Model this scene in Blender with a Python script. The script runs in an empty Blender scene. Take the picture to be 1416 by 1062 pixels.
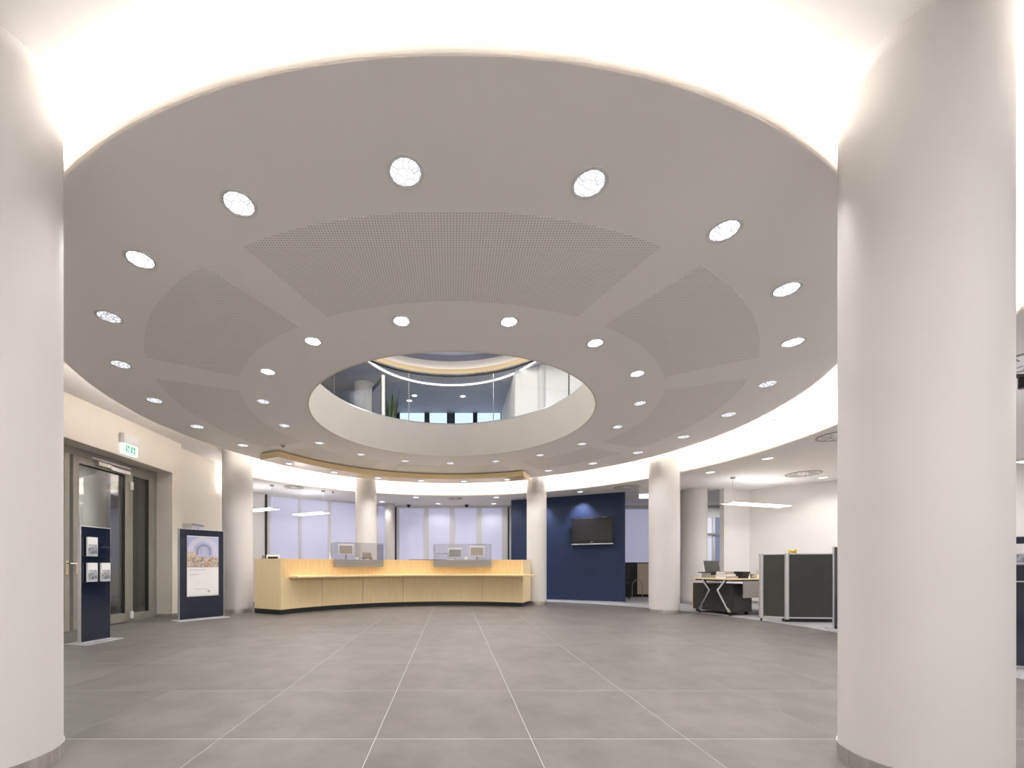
import bpy, bmesh, math, random
from math import sin, cos, pi, radians, atan2, hypot
from mathutils import Vector, Matrix
random.seed(7)
S = bpy.context.scene
COL = S.collection

# ---------------------------------------------------------------- camera
cam = bpy.data.cameras.new('camera'); co = bpy.data.objects.new('camera', cam); COL.objects.link(co)
co.location = (0, 0, 1.0); co.rotation_euler = (pi/2, 0, 0)
cam.sensor_fit = 'HORIZONTAL'; cam.sensor_width = 36; cam.lens = 580/1416*36
cam.shift_x = (708-625)/1416; cam.shift_y = (782-531)/1416
cam.clip_start = .02; cam.clip_end = 100
S.camera = co
# ---------------------------------------------------------------- world, exposure
w = bpy.data.worlds.new('world'); S.world = w; w.use_nodes = True
bg = w.node_tree.nodes['Background']; bg.inputs[0].default_value = (.33, .42, .75, 1); bg.inputs[1].default_value = .5
S.view_settings.view_transform = 'Standard'; S.view_settings.look = 'None'
S.view_settings.gamma = 1; S.view_settings.use_curve_mapping = False
S.cycles.caustics_reflective = False; S.cycles.caustics_refractive = False
S.view_settings.exposure = 1.52
LED_POWER = 18.0          # emission of the hidden cove strips
SPOT_W = 16.5            # watts of a disc downlight
LENS_E = 1.1             # brightness of a downlight lens
PEND_E = 2.2             # brightness of pendant lamps
WARM = (1, .93, .85); NEUT = (1, .975, .96)

def area(name, loc, size, power, color=(1, 1, 1), rot=(0, 0, 0), sy=None):
    l = bpy.data.lights.new(name, 'AREA'); l.size = size; l.energy = power; l.color = color
    if sy: l.shape = 'RECTANGLE'; l.size_y = sy
    o = bpy.data.objects.new(name, l); COL.objects.link(o); o.location = loc; o.rotation_euler = rot
    return o
# area lights over the office zones and behind the photographer
area('office_area_light', (8.3, 7.6, 2.95), 2.0, 36, NEUT)
area('office_area_light', (7.6, 2.5, 2.95), 2.0, 40, NEUT)
area('teller_ceiling_light', (-3.0, 11.6, 2.95), 1.6, 5, NEUT)
area('teller_ceiling_light', (.6, 12.5, 2.95), 1.4, 7, NEUT)
area('entrance_fill_light', (-1.5, -1.6, 3.4), 2.4, 52, NEUT)  # soft fills added behind the camera to even out the near columns
area('entrance_fill_light', (3.0, -1.6, 3.4), 2.4, 52, NEUT)
area('vestibule_light', (-7.0, 7.0, 2.95), .8, 26, NEUT)
area('gallery_fill_area', (0, 8.6, 6.6), 3.2, 70, NEUT)  # unseen fill added to light the upper floor
for gx, gy, gp in ((-4.0, 8.6, 25), (3.6, 8.4, 34)):
    gl = bpy.data.lights.new('gallery_fill_point', 'POINT'); gl.energy = gp; gl.shadow_soft_size = .05; gl.color = NEUT  # unseen point fills added for the upper floor, outside the view
    go_ = bpy.data.objects.new('gallery_fill_point', gl); COL.objects.link(go_); go_.location = (gx, gy, 5.9)
area('office_area_light', (8.6, 12.7, 2.95), 1.0, 10, NEUT)  # fill added to brighten the dim corner by the dusk window

# ---------------------------------------------------------------- materials
MATS = {}
def mat(name, col, rough=.6, metal=0., var=0., nscale=3., bump=0., bscale=40., emit=None, estr=0., stretch=None, spec=None, coat=0., rnd=0., col2=None):
    m = bpy.data.materials.new(name); m.use_nodes = True; nt = m.node_tree; N = nt.nodes; L = nt.links
    b = N['Principled BSDF']; b.inputs['Roughness'].default_value = rough; b.inputs['Metallic'].default_value = metal
    b.inputs['Base Color'].default_value = (*col, 1)
    if spec is not None: b.inputs['Specular IOR Level'].default_value = spec
    if coat: b.inputs['Coat Weight'].default_value = coat; b.inputs['Coat Roughness'].default_value = .08
    tc = N.new('ShaderNodeTexCoord'); mp = N.new('ShaderNodeMapping'); L.new(tc.outputs['Object'], mp.inputs[0])
    if stretch: mp.inputs['Scale'].default_value = stretch
    if rnd:
        oi = N.new('ShaderNodeObjectInfo'); mu = N.new('ShaderNodeVectorMath'); mu.operation = 'SCALE'
        cx = N.new('ShaderNodeCombineXYZ')
        for i in range(3): L.new(oi.outputs['Random'], cx.inputs[i])
        mu.inputs['Scale'].default_value = 37.; L.new(cx.outputs[0], mu.inputs[0]); L.new(mu.outputs[0], mp.inputs['Location'])
    if var or col2:
        n = N.new('ShaderNodeTexNoise'); n.inputs['Scale'].default_value = nscale; n.inputs['Detail'].default_value = 6; n.inputs['Roughness'].default_value = .6
        L.new(mp.outputs[0], n.inputs['Vector'])
        r = N.new('ShaderNodeValToRGB'); r.color_ramp.elements[0].position = .36; r.color_ramp.elements[1].position = .64
        c0 = tuple(max(0, c*(1-var)) for c in col) if not col2 else col
        c1 = tuple(min(1, c*(1+var)) for c in col) if not col2 else col2
        r.color_ramp.elements[0].color = (*c0, 1); r.color_ramp.elements[1].color = (*c1, 1)
        L.new(n.outputs['Fac'], r.inputs[0]); src = r.outputs[0]
        if rnd:
            hsv = N.new('ShaderNodeHueSaturation'); mm = N.new('ShaderNodeMapRange'); mm.inputs['To Min'].default_value = 1-rnd; mm.inputs['To Max'].default_value = 1+rnd
            L.new(oi.outputs['Random'], mm.inputs['Value']); L.new(mm.outputs[0], hsv.inputs['Value']); L.new(src, hsv.inputs['Color']); src = hsv.outputs[0]
        L.new(src, b.inputs['Base Color'])
    if bump:
        n2 = N.new('ShaderNodeTexNoise'); n2.inputs['Scale'].default_value = bscale; n2.inputs['Detail'].default_value = 5; L.new(mp.outputs[0], n2.inputs['Vector'])
        bp = N.new('ShaderNodeBump'); bp.inputs['Strength'].default_value = bump; bp.inputs['Distance'].default_value = .01
        L.new(n2.outputs['Fac'], bp.inputs['Height']); L.new(bp.outputs[0], b.inputs['Normal'])
    if emit:
        b.inputs['Emission Color'].default_value = (*emit, 1); b.inputs['Emission Strength'].default_value = estr
    MATS[name] = m; return m

def glassmat(name, tint=(.95, .97, .97), refl=1.0, rough=0.):
    m = bpy.data.materials.new(name); m.use_nodes = True; nt = m.node_tree; N = nt.nodes; L = nt.links; N.clear()
    out = N.new('ShaderNodeOutputMaterial'); t = N.new('ShaderNodeBsdfTransparent'); t.inputs[0].default_value = (*tint, 1)
    g = N.new('ShaderNodeBsdfGlossy'); g.inputs['Roughness'].default_value = rough; g.inputs[0].default_value = (.95, .95, .95, 1)
    lw = N.new('ShaderNodeLayerWeight'); lw.inputs[0].default_value = .5; pw_ = N.new('ShaderNodeMath'); pw_.operation = 'POWER'; pw_.inputs[1].default_value = 5; L.new(lw.outputs['Facing'], pw_.inputs[0])
    f = N.new('ShaderNodeMath'); f.operation = 'MULTIPLY_ADD'; f.inputs[1].default_value = .95; f.inputs[2].default_value = .045; L.new(pw_.outputs[0], f.inputs[0])
    mu = N.new('ShaderNodeMath'); mu.operation = 'MULTIPLY'; mu.inputs[1].default_value = refl; mu.use_clamp = True
    mx = N.new('ShaderNodeMixShader'); L.new(f.outputs[0], mu.inputs[0]); L.new(mu.outputs[0], mx.inputs[0]); L.new(t.outputs[0], mx.inputs[1]); L.new(g.outputs[0], mx.inputs[2])
    L.new(mx.outputs[0], out.inputs[0]); MATS[name] = m; return m

def emitmat(name, col, strength):
    m = bpy.data.materials.new(name); m.use_nodes = True; nt = m.node_tree; N = nt.nodes; N.clear()
    out = N.new('ShaderNodeOutputMaterial'); e = N.new('ShaderNodeEmission'); e.inputs[0].default_value = (*col, 1); e.inputs[1].default_value = strength
    nt.links.new(e.outputs[0], out.inputs[0]); MATS[name] = m; return m

plaster = mat('plaster', (.80, .78, .755), .85, var=.015, nscale=1.2, bump=.03, bscale=60)
plaster_warm = mat('plaster_warm', (.83, .785, .70), .85, var=.015, nscale=1.2, bump=.03)
ceilpaint = mat('ceiling_paint', (.95, .935, .925), .9, var=.01, nscale=.8)
ceilup = mat('upper_ceiling_paint', (.85, .835, .825), .9, var=.01, nscale=.8)
colpaint = mat('column_plaster', (.655, .637, .622), .6, var=.02, nscale=1.5, bump=.02, bscale=30)
tile = mat('porcelain_tile', (.133, .1225, .118), .42, var=.15, nscale=3.2, bump=.05, bscale=60, rnd=.05, spec=.45)
grout = mat('grout', (.64, .62, .59), .8, var=.05)
carpet = mat('grey_carpet', (.34, .335, .35), .95, var=.12, nscale=60, bump=.3, bscale=300)
strip_m = mat('metal_strip', (.6, .6, .62), .4, .6)
steel = mat('brushed_steel', (.62, .60, .57), .35, .9, var=.12, nscale=30, stretch=(1, 1, .05))
alu = mat('aluminium', (.72, .72, .74), .32, .75, var=.03, nscale=5)
chrome = mat('chrome', (.85, .86, .9), .12, 1.)
doorframe_m = mat('door_frame_paint', (.36, .35, .31), .42, .35, var=.05, nscale=4)
black = mat('black_plastic', (.012, .012, .013), .4)
rubber = mat('black_gasket', (.01, .01, .01), .7)
maple = mat('maple_veneer', (.78, .53, .25), .42, stretch=(6, 6, .35), nscale=5, col2=(.86, .62, .33), coat=.15)
maple_v = mat('maple_veneer_light', (.88, .68, .385), .42, stretch=(7, 7, .4), nscale=5, col2=(.93, .76, .46), coat=.15)
maple_c = mat('maple_canopy', (.92, .71, .40), .3, stretch=(1, 1, 6), nscale=5, col2=(.90, .73, .45), coat=.5)
plinth_m = mat('black_plinth', (.012, .016, .016), .4)
navy = mat('navy_lacquer', (.006, .011, .030), .12, coat=.8)
navy_wall = mat('navy_wall_paint', (.009, .024, .078), .55, var=.06, nscale=2)
screen_m = mat('screen_glass', (.028, .028, .032), .18, coat=.3)
darkgrey = mat('graphite_panel', (.045, .045, .038), .5, var=.06, nscale=8)
darkgrey2 = mat('graphite_cabinet', (.05, .05, .045), .45, var=.05)
greyface = mat('taupe_panel', (.42, .38, .34), .5, var=.04)
lavender = mat('backlit_blind', (.46, .46, .55), .85, emit=(.60, .61, .86), estr=.14, var=.02, nscale=1)
mullion = mat('blind_edge', (.55, .54, .54), .8, emit=(.6, .6, .7), estr=.05)
paper = mat('paper', (.85, .84, .84), .8, var=.02)
papergrey = mat('grey_print', (.42, .42, .46), .8, var=.5, nscale=26)
white_pl = mat('white_plastic', (.82, .82, .82), .4)
greyplas = mat('grey_plastic', (.30, .30, .31), .45)
beige_door = mat('beige_laminate', (.62, .52, .40), .5, var=.04)
green_sign = mat('green_sign', (.02, .42, .14), .5, emit=(.02, .55, .18), estr=.1)
sign_white = mat('sign_light', (.9, .95, .95), .5, emit=(.85, .95, 1), estr=.33)
leafm = mat('leaf', (.05, .09, .03), .5, var=.4, nscale=5)
soil = mat('soil', (.03, .02, .015), .9, var=.3)
potm = mat('pot', (.35, .34, .33), .5, var=.1)
yellow = mat('yellow_petal', (.85, .66, .12), .6, var=.1)
gal_ceil = mat('gallery_ceiling', (.40, .43, .52), .85, var=.03, nscale=.7)
gal_wall = mat('gallery_wall_dark', (.10, .12, .17), .8, var=.05)
dusk = emitmat('dusk_window', (.68, .82, 1.0), .45)
dusk_dark = mat('dusk_pane', (.10, .12, .17), .15, emit=(.3, .36, .5), estr=.18, coat=.5)
led = emitmat('led_strip', WARM, LED_POWER)
glow_gal = emitmat('gallery_glow', (1, .95, .93), 2.0)
pend = emitmat('pendant_diffuser', (1, .98, 1), PEND_E)
def glow_mix(name, k):
    m = bpy.data.materials.new(name); m.use_nodes = True; nt = m.node_tree; N = nt.nodes; L = nt.links; N.clear()
    out = N.new('ShaderNodeOutputMaterial'); d = N.new('ShaderNodeBsdfDiffuse'); t = N.new('ShaderNodeBsdfTranslucent'); mx = N.new('ShaderNodeMixShader')
    d.inputs[0].default_value = (.93, .90, .86, 1); t.inputs[0].default_value = (1, .95, .9, 1); mx.inputs[0].default_value = k
    L.new(d.outputs[0], mx.inputs[1]); L.new(t.outputs[0], mx.inputs[2]); L.new(mx.outputs[0], out.inputs[0]); return m
rim_glow = glow_mix('rim_glow_mix', .28); lip_glow = glow_mix('lip_glow_mix', .5)  # translucency added so rim and lip glow from the strips behind them
glass = glassmat('clear_glass', (.93, .95, .95), .9)
glass_thin = glassmat('balustrade_glass', (.96, .98, .98), .55)
glass_door = glassmat('door_glass', (.62, .64, .62), 2.6)
glass_grey = glassmat('tinted_glass', (.84, .84, .84), .9)
tray_m = mat('tray_grey', (.36, .345, .32), .38, .35, var=.05, nscale=30, stretch=(.1, 1, 1))
acrylic = glassmat('acrylic', (.95, .96, .97), 1.2)

def perforated(name, base):
    m = bpy.data.materials.new(name); m.use_nodes = True; nt = m.node_tree; N = nt.nodes; L = nt.links
    b = N['Principled BSDF']; b.inputs['Roughness'].default_value = .9
    tc = N.new('ShaderNodeTexCoord'); sc = N.new('ShaderNodeVectorMath'); sc.operation = 'SCALE'; sc.inputs['Scale'].default_value = 1/.0205
    L.new(tc.outputs['Object'], sc.inputs[0])
    fr = N.new('ShaderNodeVectorMath'); fr.operation = 'FRACTION'; L.new(sc.outputs[0], fr.inputs[0])
    sb = N.new('ShaderNodeVectorMath'); sb.operation = 'SUBTRACT'; sb.inputs[1].default_value = (.5, .5, 0); L.new(fr.outputs[0], sb.inputs[0])
    ml = N.new('ShaderNodeVectorMath'); ml.operation = 'MULTIPLY'; ml.inputs[1].default_value = (1, 1, 0); L.new(sb.outputs[0], ml.inputs[0])
    ln = N.new('ShaderNodeVectorMath'); ln.operation = 'LENGTH'; L.new(ml.outputs[0], ln.inputs[0])
    lt = N.new('ShaderNodeMath'); lt.operation = 'LESS_THAN'; lt.inputs[1].default_value = .22; L.new(ln.outputs['Value'], lt.inputs[0])
    mx = N.new('ShaderNodeMix'); mx.data_type = 'RGBA'; L.new(lt.outputs[0], mx.inputs['Factor'])
    mx.inputs['A'].default_value = (*base, 1); mx.inputs['B'].default_value = (.42, .40, .385, 1)
    L.new(mx.outputs['Result'], b.inputs['Base Color']); return m
perf = perforated('perforated_board', (.93, .915, .90))

def lensmat(name, strength, lo, sc):
    m = bpy.data.materials.new(name); m.use_nodes = True; nt = m.node_tree; N = nt.nodes; L = nt.links; N.clear()
    out = N.new('ShaderNodeOutputMaterial'); e = N.new('ShaderNodeEmission'); tc = N.new('ShaderNodeTexCoord')
    v = N.new('ShaderNodeTexVoronoi'); v.feature = 'DISTANCE_TO_EDGE'; v.inputs['Scale'].default_value = sc
    L.new(tc.outputs['Object'], v.inputs['Vector'])
    mr = N.new('ShaderNodeMapRange'); mr.inputs['From Max'].default_value = .5; mr.inputs['To Min'].default_value = lo; mr.inputs['To Max'].default_value = strength
    L.new(v.outputs['Distance'], mr.inputs['Value']); L.new(mr.outputs[0], e.inputs[1]); e.inputs[0].default_value = (.93, .94, 1, 1)
    L.new(e.outputs[0], out.inputs[0]); return m
lens = lensmat('downlight_lens', LENS_E, .10, 26)
lens_bright = lensmat('downlight_lens_bright', LENS_E*2.6, .16, 20)

# ---------------------------------------------------------------- mesh helpers
class MB:
    def __init__(s): s.v = []; s.f = []
    def add(s, vs, fs):
        o = len(s.v); s.v += [tuple(v) for v in vs]; s.f += [tuple(i+o for i in f) for f in fs]; return s
    def box(s, x0, x1, y0, y1, z0, z1):
        return s.add([(x0,y0,z0),(x1,y0,z0),(x1,y1,z0),(x0,y1,z0),(x0,y0,z1),(x1,y0,z1),(x1,y1,z1),(x0,y1,z1)],
                     [(3,2,1,0),(4,5,6,7),(0,1,5,4),(1,2,6,5),(2,3,7,6),(3,0,4,7)])
    def prism(s, poly, z0, z1):
        n = len(poly); vs = [(p[0],p[1],z0) for p in poly]+[(p[0],p[1],z1) for p in poly]
        return s.add(vs, [tuple(range(n-1,-1,-1)), tuple(range(n,2*n))]+[(i,(i+1)%n,n+(i+1)%n,n+i) for i in range(n)])
    def sector(s, cx, cy, r0, r1, z0, z1, a0=0, a1=360, n=64):
        full = abs(a1-a0) >= 359.99; m = n if full else n+1
        vs = []
        for i in range(m):
            a = radians(a0+(a1-a0)*i/n); c, q = cos(a), sin(a)
            vs += [(cx+r0*c,cy+r0*q,z0),(cx+r1*c,cy+r1*q,z0),(cx+r1*c,cy+r1*q,z1),(cx+r0*c,cy+r0*q,z1)]
        fs = []
        for i in range(n):
            a = 4*i; b = 4*((i+1) % m)
            for k in range(4):
                fs.append((a+k, a+(k+1)%4, b+(k+1)%4, b+k))
        if not full: fs += [(3,2,1,0), tuple(4*n+k for k in range(4))]
        return s.add(vs, [tuple(reversed(f)) for f in fs])
    def lathe(s, cx, cy, prof, n=32, cap0=True, cap1=True):
        vs = []; fs = []
        for r, z in prof:
            for i in range(n):
                a = 2*pi*i/n; vs.append((cx+r*cos(a), cy+r*sin(a), z))
        for j in range(len(prof)-1):
            for i in range(n):
                fs.append((j*n+i, j*n+(i+1)%n, (j+1)*n+(i+1)%n, (j+1)*n+i))
        if cap0: fs.append(tuple(range(n-1,-1,-1)))
        if cap1: fs.append(tuple((len(prof)-1)*n+i for i in range(n)))
        return s.add(vs, fs)
    def cyl(s, cx, cy, z0, z1, r, n=24, r2=None):
        return s.lathe(cx, cy, [(r, z0), (r if r2 is None else r2, z1)], n)
    def tube(s, p, q, r, n=8, r2=None):
        p = Vector(p); q = Vector(q); d = (q-p); L_ = d.length; d.normalize()
        u = d.orthogonal().normalized(); w_ = d.cross(u); r2 = r if r2 is None else r2
        vs = []
        for (c, rr) in ((p, r), (q, r2)):
            for i in range(n):
                a = 2*pi*i/n; vs.append(c+u*(rr*cos(a))+w_*(rr*sin(a)))
        return s.add(vs, [tuple(range(n-1,-1,-1)), tuple(range(n,2*n))]+[(i,(i+1)%n,n+(i+1)%n,n+i) for i in range(n)])
    def bar(s, p, q, w_, h, up=(0,0,1)):
        p = Vector(p); q = Vector(q); d = (q-p).normalized(); sd = d.cross(Vector(up)).normalized(); u = sd.cross(d)
        vs = []
        for c in (p, q):
            for a, b in ((-1,-1),(1,-1),(1,1),(-1,1)): vs.append(c+sd*(a*w_/2)+u*(b*h/2))
        return s.add(vs, [(0,1,2,3),(7,6,5,4),(0,4,5,1),(1,5,6,2),(2,6,7,3),(3,7,4,0)])
    def build(s, name, m, parent=None, off=(0,0,0), bevel=0, smooth=True, shift=None):
        me = bpy.data.meshes.new(name)
        sx, sy, sz = shift if shift else (0,0,0)
        me.from_pydata([(v[0]-sx, v[1]-sy, v[2]-sz) for v in s.v], [], s.f)
        bm = bmesh.new(); bm.from_mesh(me)
        bmesh.ops.recalc_face_normals(bm, faces=bm.faces)
        if smooth:
            for f in bm.faces: f.smooth = True
            for e in bm.edges:
                if len(e.link_faces) == 2 and e.calc_face_angle(0) > .6: e.smooth = False
        bm.to_mesh(me); bm.free()
        me.materials.append(m)
        o = bpy.data.objects.new(name, me); COL.objects.link(o)
        if parent: o.parent = parent
        o.location = off if not shift else shift
        if bevel:
            b = o.modifiers.new('bevel', 'BEVEL'); b.width = bevel; b.segments = 2; b.limit_method = 'ANGLE'
        return o

def props(o, label=None, cat=None, group=None, kind=None):
    if label: o['label'] = label
    if cat: o['category'] = cat
    if group: o['group'] = group
    if kind: o['kind'] = kind
    return o
def thing(name, label, cat, loc=(0,0,0), rz=0, group=None):
    o = bpy.data.objects.new(name, None); COL.objects.link(o); o.location = loc; o.rotation_euler = (0,0,rz); o.empty_display_size = .1
    return props(o, label, cat, group)
def struct(o, label=None, cat=None): return props(o, label, cat, None, 'structure')
def dup(root, loc, rz=None, label=None, group=None):
    r = root.copy(); COL.objects.link(r); r.location = loc
    if rz is not None: r.rotation_euler = (0,0,rz)
    if label: r['label'] = label
    if group: r['group'] = group
    for ch in list(root.children):
        c = ch.copy(); COL.objects.link(c); c.parent = r
        for g in list(ch.children):
            d = g.copy(); COL.objects.link(d); d.parent = c
    return r
def frame2(A, B):
    return ((A[0]+B[0])/2, (A[1]+B[1])/2, 0), atan2(B[1]-A[1], B[0]-A[0]), hypot(B[0]-A[0], B[1]-A[1])
def seghit(x, P, Q):           # point on the wall line P-Q seen in direction slope (x-625)/580
    k = (x-625)/580; dx, dy = Q[0]-P[0], Q[1]-P[1]
    t = (k*P[1]-P[0])/(dx-k*dy); return (P[0]+dx*t, P[1]+dy*t)

CX, CY = 0.0, 6.52
DISC_Z, DISC_R, OPEN_R = 3.25, 4.68, 2.11
def P(r, deg, z=0): return (CX+r*cos(radians(deg)), CY+r*sin(radians(deg)), z)

# ================================================================ STRUCTURE
# floor with individual porcelain tiles
fl = struct(MB().box(-9.2, 12.4, -4.2, 15.2, -.25, -.0012).build('floor', grout), 'large light-jointed floor of grey porcelain tiles', 'floor')
tmesh = None
def clip(poly, R, cx, cy, n=72):
    for i in range(n):
        a0 = 2*pi*i/n; a1 = 2*pi*(i+1)/n
        p0 = (cx+R*cos(a0), cy+R*sin(a0)); p1 = (cx+R*cos(a1), cy+R*sin(a1))
        ex, ey = p1[0]-p0[0], p1[1]-p0[1]
        ins = lambda p: ex*(p[1]-p0[1])-ey*(p[0]-p0[0])
        out = []
        for k in range(len(poly)):
            A, B = poly[k], poly[(k+1) % len(poly)]; da, db = ins(A), ins(B)
            if da >= 0: out.append(A)
            if (da >= 0) != (db >= 0):
                t = da/(da-db); out.append((A[0]+(B[0]-A[0])*t, A[1]+(B[1]-A[1])*t))
        poly = out
        if len(poly) < 3: return []
    return poly
TW, TD, G = .90, .935, .0038
FR = 5.75
for i in range(-6, 7):
    for j in range(-5, 12):
        x0, x1 = -.443+TW*i+G/2, -.443+TW*(i+1)-G/2; y0, y1 = 2.42+TD*j+.0035, 2.42+TD*(j+1)-.0035
        if y0 > 12.6: continue
        if y0 < -2.2: continue
        sq = [(x0,y0),(x1,y0),(x1,y1),(x0,y1)]
        if x1 > 1.4 and y1 > 1.5: c = clip(sq, FR, CX, CY)
        else: c = sq
        if len(c) < 3: continue
        mx, my = (x0+x1)/2, (y0+y1)/2
        ar = abs(sum(c[k][0]*c[(k+1)%len(c)][1]-c[(k+1)%len(c)][0]*c[k][1] for k in range(len(c))))/2
        if ar < .01: continue
        if ar > (x1-x0)*(y1-y0)*.9999:
            if tmesh is None:
                o = MB().prism(sq, -.012, 0).build('floor_tile', tile, fl, shift=(mx,my,0), smooth=False); tmesh = o.data
            else:
                o = bpy.data.objects.new('floor_tile', tmesh); COL.objects.link(o); o.parent = fl; o.location = (mx,my,0)
        else:
            MB().prism(c, -.012, 0).build('floor_tile', tile, fl, shift=(mx,my,0), smooth=False)
# carpet of the office zones + metal edge strip
struct(MB().sector(CX, CY, FR+.03, 12.5, -.012, .001, -55, 118, 60).build('floor.001', carpet), 'mid-grey carpet of the office zone beyond the tiled rotunda', 'floor')
struct(MB().sector(CX, CY, FR+.003, FR+.027, -.012, .003, -55, 118, 90).build('trim_1', strip_m), 'thin metal strip between tiles and office carpet', 'trim')
struct(MB().box(-9.1, -5.86, 4.5, 10.6, -.012, .0).build('floor.002', carpet), 'grey vestibule floor behind the glass door', 'floor')

# upper ceiling slab (white plaster) with round opening
struct(MB().sector(CX, CY, OPEN_R+.01, 13.5, 3.45, 3.60, 0, 360, 128).build('ceiling', ceilup), 'bright white plaster ceiling above the cove lights', 'ceiling')
# the suspended disc
disc = MB()
disc.sector(CX, CY, OPEN_R+.02, DISC_R-.012, DISC_Z, DISC_Z+.02, 0, 360, 192)
disc.sector(CX, CY, OPEN_R+.02, DISC_R-.42, DISC_Z+.02, 3.45, 0, 360, 128)
dc = struct(disc.build('ceiling.001', ceilpaint), 'large round suspended ceiling disc around the open oculus', 'ceiling')
for mid, wd in ((270, 45), (226, 30), (180, 45), (136, 30), (314, 30), (0, 45), (44, 30), (90, 45)):
    o = MB().sector(0, 0, 2.95, 3.86, -.0025, .001, mid-wd/2, mid+wd/2, 40).build('perforated_panel', perf, dc); o.location = (CX, CY, DISC_Z)
MB().sector(CX, CY, DISC_R-.012, DISC_R, DISC_Z, DISC_Z+.07, 0, 360, 192).build('edge_profile', rim_glow, dc)
dr = MB().sector(CX, CY, OPEN_R-.005, OPEN_R+.02, DISC_Z, 3.90, 0, 360, 160).build('opening_rim', plaster_warm, dc)
# outer ring ceiling with lip
rg = MB()
A0, A1 = -62, 146
rg.sector(CX, CY, 5.512, 13.4, 3.0, 3.03, A0, A1, 160)
rg.sector(CX, CY, 5.95, 6.1, 3.03, 3.45, A0, A1, 120)
rc = struct(rg.build('ceiling.002', ceilup), 'lower white ceiling ring over offices with a curved cove lip', 'ceiling')
MB().sector(CX, CY, 5.5, 5.512, 3.0, 3.09, A0, A1, 160).build('edge_profile', lip_glow, rc)

# walls
wl = MB()
wl.box(-5.86, -5.46, -4.0, 4.6, 0, 3.45); wl.box(-5.86, -5.46, 4.6, 8.19, 2.81, 3.45); wl.box(-5.86, -5.46, 8.19, 8.46, 0, 3.45)
wl.box(-5.86, -5.62, 8.46, 11.3, 0, 3.45)
struct(wl.build('wall_left', plaster_warm), 'cream entrance wall with deep door recess', 'wall')
bb = MB(); bb.box(-5.455, -5.445, 8.19, 8.46, 0, .06); bb.box(-5.80, -5.45, 8.178, 8.19, 0, .06); bb.box(-5.62, -5.608, 8.46, 11.3, 0, .06)
struct(bb.build('baseboard_left', steel), 'low grey metal skirting on the entrance wall', 'baseboard')
struct(MB().box(-5.86, 12.4, -4.2, -4.0, 0, 3.45).build('wall_front', plaster), 'plain wall behind the photographer', 'wall')
PA, PB, PC, PD = (-5.70, 11.28), (-2.0, 14.0), (2.1, 14.0), (10.5, 14.0)
def wallseg(mb, A, B, t, z0, z1):
    dx, dy = B[0]-A[0], B[1]-A[1]; L_ = hypot(dx, dy); nx, ny = -dy/L_*t, dx/L_*t
    mb.prism([A, B, (B[0]+nx, B[1]+ny), (A[0]+nx, A[1]+ny)], z0, z1)
wb = MB()
wallseg(wb, PA, PB, .15, 0, .8); wallseg(wb, PB, PC, .15, 0, .8); wallseg(wb, PC, PD, .15, 0, 1.1)
wallseg(wb, PA, PB, .15, 2.97, 3.45); wallseg(wb, PB, PC, .15, 2.94, 3.45); wallseg(wb, PC, PD, .15, 2.9, 3.45)
wallseg(wb, (1.9, 14.0), (4.9, 14.0), .15, .8, 2.97); wallseg(wb, (6.6, 14.0), (8.4, 14.0), .15, .8, 2.97); wallseg(wb, (9.35, 14.0), (12, 14.0), .15, .8, 2.97)
struct(wb.build('wall_back', plaster), 'white far wall carrying the window bands', 'wall')
wr = MB(); wr.box(10.5, 10.62, 8.1, 14.1, 0, 3.45)
R0, R1, R2, R3 = (7.04, 10.85), (7.92, 11.16), (11.6, 6.85), (11.6, -4.0)
wallseg(wr, R0, R1, .12, 0, 3.0)
wallseg(wr, R1, R2, .15, 0, 3.0); wallseg(wr, R2, R3, .15, 0, 3.45)
struct(wr.build('wall_right', plaster), 'white office wall on the right', 'wall')
bb = MB(); 
def skirt(A, B, h=.07):
    dx, dy = B[0]-A[0], B[1]-A[1]; L_ = hypot(dx, dy); nx, ny = dy/L_*.012, -dx/L_*.012
    bb.prism([A, B, (B[0]+nx, B[1]+ny), (A[0]+nx, A[1]+ny)], 0, h)
skirt(R0, R1); skirt(R1, R2)
struct(bb.build('baseboard_right', steel), 'low metal skirting on the office wall', 'baseboard')
# vestibule behind the door
vs = MB(); vs.box(-9.1, -9.0, 4.4, 10.6, 0, 3.0); vs.box(-9.1, -5.86, 10.5, 10.6, 0, 3.0); vs.box(-9.1, -5.86, 4.4, 4.5, 0, 3.0); vs.box(-9.1, -5.86, 4.4, 10.6, 3.0, 3.1)
struct(vs.build('wall_left.001', mat('vestibule_paint', (.45, .45, .45), .8, var=.03)), 'grey vestibule walls seen through the door glass', 'wall')

# ---------------------------------------------------------------- windows of the ground floor
def window(n, A, B, xs, z0, z1, label, dark=None):
    """xs: list of (x0,x1,kind) pixel-direction ranges along wall A-B"""
    pos, rz, L_ = frame2(A, B)
    e = struct(thing('window_%d' % n, label, 'window', (pos[0], pos[1], 0), rz))
    nrm = (sin(rz), -cos(rz))
    def loc(x):
        h = seghit(x, A, B); return (h[0]-pos[0])*cos(rz)+(h[1]-pos[1])*sin(rz)
    for x0, x1, k in xs:
        a, b = loc(x0), loc(x1)
        if k == 'blind': MB().box(a, b, .03, .05, z0, z1).build('blind_panel', lavender, e)
        elif k == 'strip': MB().box(a, b, -.01, .06, z0, z1).build('mullion', mullion, e)
        elif k == 'black': MB().box(a, b, -.05, .06, z0, z1).build('window_frame', black, e)
        elif k == 'white': MB().box(a, b, -.02, .08, z0, z1).build('window_frame', white_pl, e)
    MB().box(loc(xs[0][0]), loc(xs[-1][1]), -.005, .06, z1-.03, z1).build('head_rail', mullion, e)
    return e
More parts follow.
